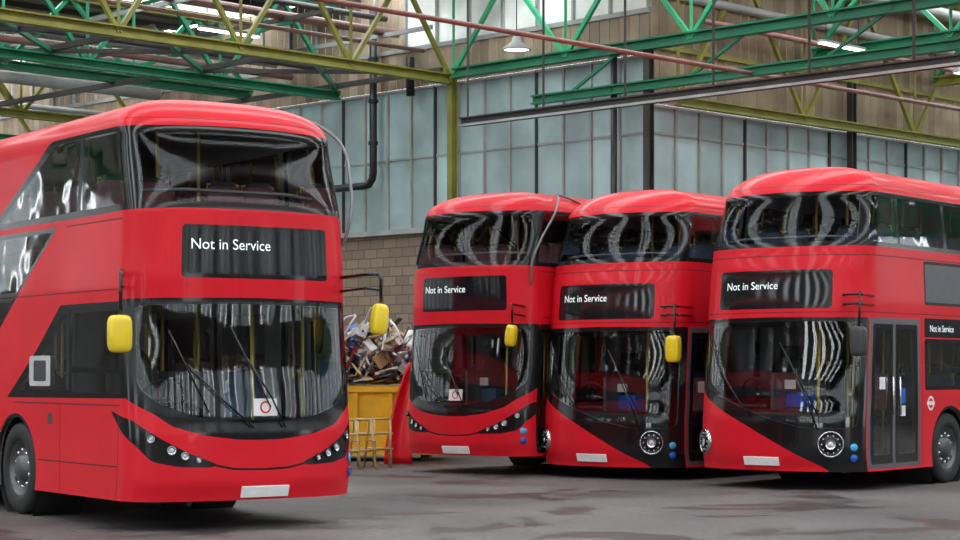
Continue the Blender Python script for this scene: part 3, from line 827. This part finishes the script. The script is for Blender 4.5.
for x in(-.9,.9): mb.box(sk(x,0,.075),(.15,1.6,.15),DST)
mb.obj('skip_container')
cols=[pmat('scrap_%d'%i,lin(c),.5,mt,0,.2) for i,(c,mt) in enumerate([((190,192,195),.4),((140,138,132),.3),((225,225,220),0),((60,62,66),.2),((160,45,40),0),((60,90,140),0),((170,140,95),0),((85,78,70),0),((205,185,135),0),((200,200,205),.5),((205,205,200),0)])]
mb=MB()
mb.sbox(sk(0,.1,1.72),(2.4,1.1,.8),cols[3],None,.8,8)
for i in range(560):
    x=random.uniform(-1.35,1.3); y=random.uniform(-.78,.5) if i%2 else random.uniform(-.78,-.45)
    top=1.5+1.0*max(0,1-abs(x)/1.7)**.5*(1-abs(y)*.35)
    z=random.uniform(1.34,top)
    R=Euler((random.uniform(-1.2,1.2),random.uniform(-1.2,1.2),random.uniform(0,3.1))).to_matrix()
    k=random.random(); m=random.choice(cols)
    if z<1.5: k=.1; R=Euler((random.uniform(-.3,.3),random.uniform(-.3,.3),random.uniform(0,3.1))).to_matrix()
    if k<.40: mb.box(sk(x,y,z),(random.uniform(.15,.4),random.uniform(.08,.25),.015),m,R)
    elif k<.72: mb.box(sk(x,y,z+.06),(random.uniform(.35,.7),.045,.03),m,R)
    elif k<.84: mb.box(sk(x,y,z+.05),(random.uniform(.12,.28),random.uniform(.12,.22),random.uniform(.1,.18)),m,R)
    else:
        p=sk(x,y,z+.1); d=R@Vector((.25,0,0)); u=R@Vector((0,.11,0))
        mb.tube([p-d,p-d*.5+u,p+u*1.3,p+d*.5+u,p+d],.018,m,6)
mb.obj('scrap_pile')
mb=MB()
vs=[];n=12
for i in range(n+1):
    u=i/n
    for j in range(7):
        v=j/6
        z=.25+1.45*u; wd=.46-.28*u; x=-1.48+.28*u*u+(v-.5)*wd+.1; y=33.6+u*.35+.10*math.sin(v*3)
        vs.append((x,y,z))
vs=[(x,y,z-.25*(1-(z-.25)/1.45)) for x,y,z in vs]
fs=[(i*7+j,i*7+j+1,(i+1)*7+j+1,(i+1)*7+j) for i in range(n) for j in range(6)]
mb.add(vs,fs,RED,True); o=mb.obj('bus_body_panel'); md=o.modifiers.new('s','SOLIDIFY'); md.thickness=.03
CRM=pmat('trestle_paint',lin((190,165,110)),.5,0.2,0,.25,5)
for (x,y,r) in((-2.0,31.9,.4),(-1.72,32.5,.1)):
    mb=MB()
    def T(a,b,c): 
        v=Matrix.Rotation(r,3,'Z')@Vector((a,b,0)); return Vector((x+v.x,y+v.y,c))
    for a in(-.26,0,.26):
        for s_ in(-1,1): mb.tube([T(a,s_*.28,0),T(a,s_*.04,.78)],.018,CRM,8)
        for z_ in(.2,.45): mb.tube([T(a,-.22,z_),T(a,.22,z_)],.014,CRM,8)
    for z_,s_ in((.78,0),(.3,.19),(.3,-.19),(.55,.1),(.55,-.1)): mb.tube([T(-.3,s_,z_),T(.3,s_,z_)],.018,CRM,8)
    mb.obj('trestle')

# ------------------------------------------------------------------ world / camera
w=bpy.data.worlds.new('World'); sc.world=w; w.use_nodes=True
nt=w.node_tree; bg=nt.nodes['Background']
tc=nt.nodes.new('ShaderNodeTexCoord'); sp=nt.nodes.new('ShaderNodeSeparateXYZ'); nt.links.new(tc.outputs['Generated'],sp.inputs[0])
cr=nt.nodes.new('ShaderNodeValToRGB'); e=cr.color_ramp.elements
e[0].position=.45; e[0].color=(.12,.12,.12,1); e[1].position=.6; e[1].color=(.92,.97,1,1)
mr=nt.nodes.new('ShaderNodeMapRange'); mr.inputs['From Min'].default_value=-1; nt.links.new(sp.outputs['Z'],mr.inputs['Value'])
nt.links.new(mr.outputs[0],cr.inputs[0]); nt.links.new(cr.outputs[0],bg.inputs[0])
bg.inputs[1].default_value=7.2
cam=bpy.data.cameras.new('Camera'); co=bpy.data.objects.new('Camera',cam); sc.collection.objects.link(co)
co.location=(0,0,1.55); co.rotation_euler=(math.radians(90),0,0)
cam.lens=75; cam.sensor_width=36; cam.shift_y=.106; cam.clip_end=500
sc.camera=co
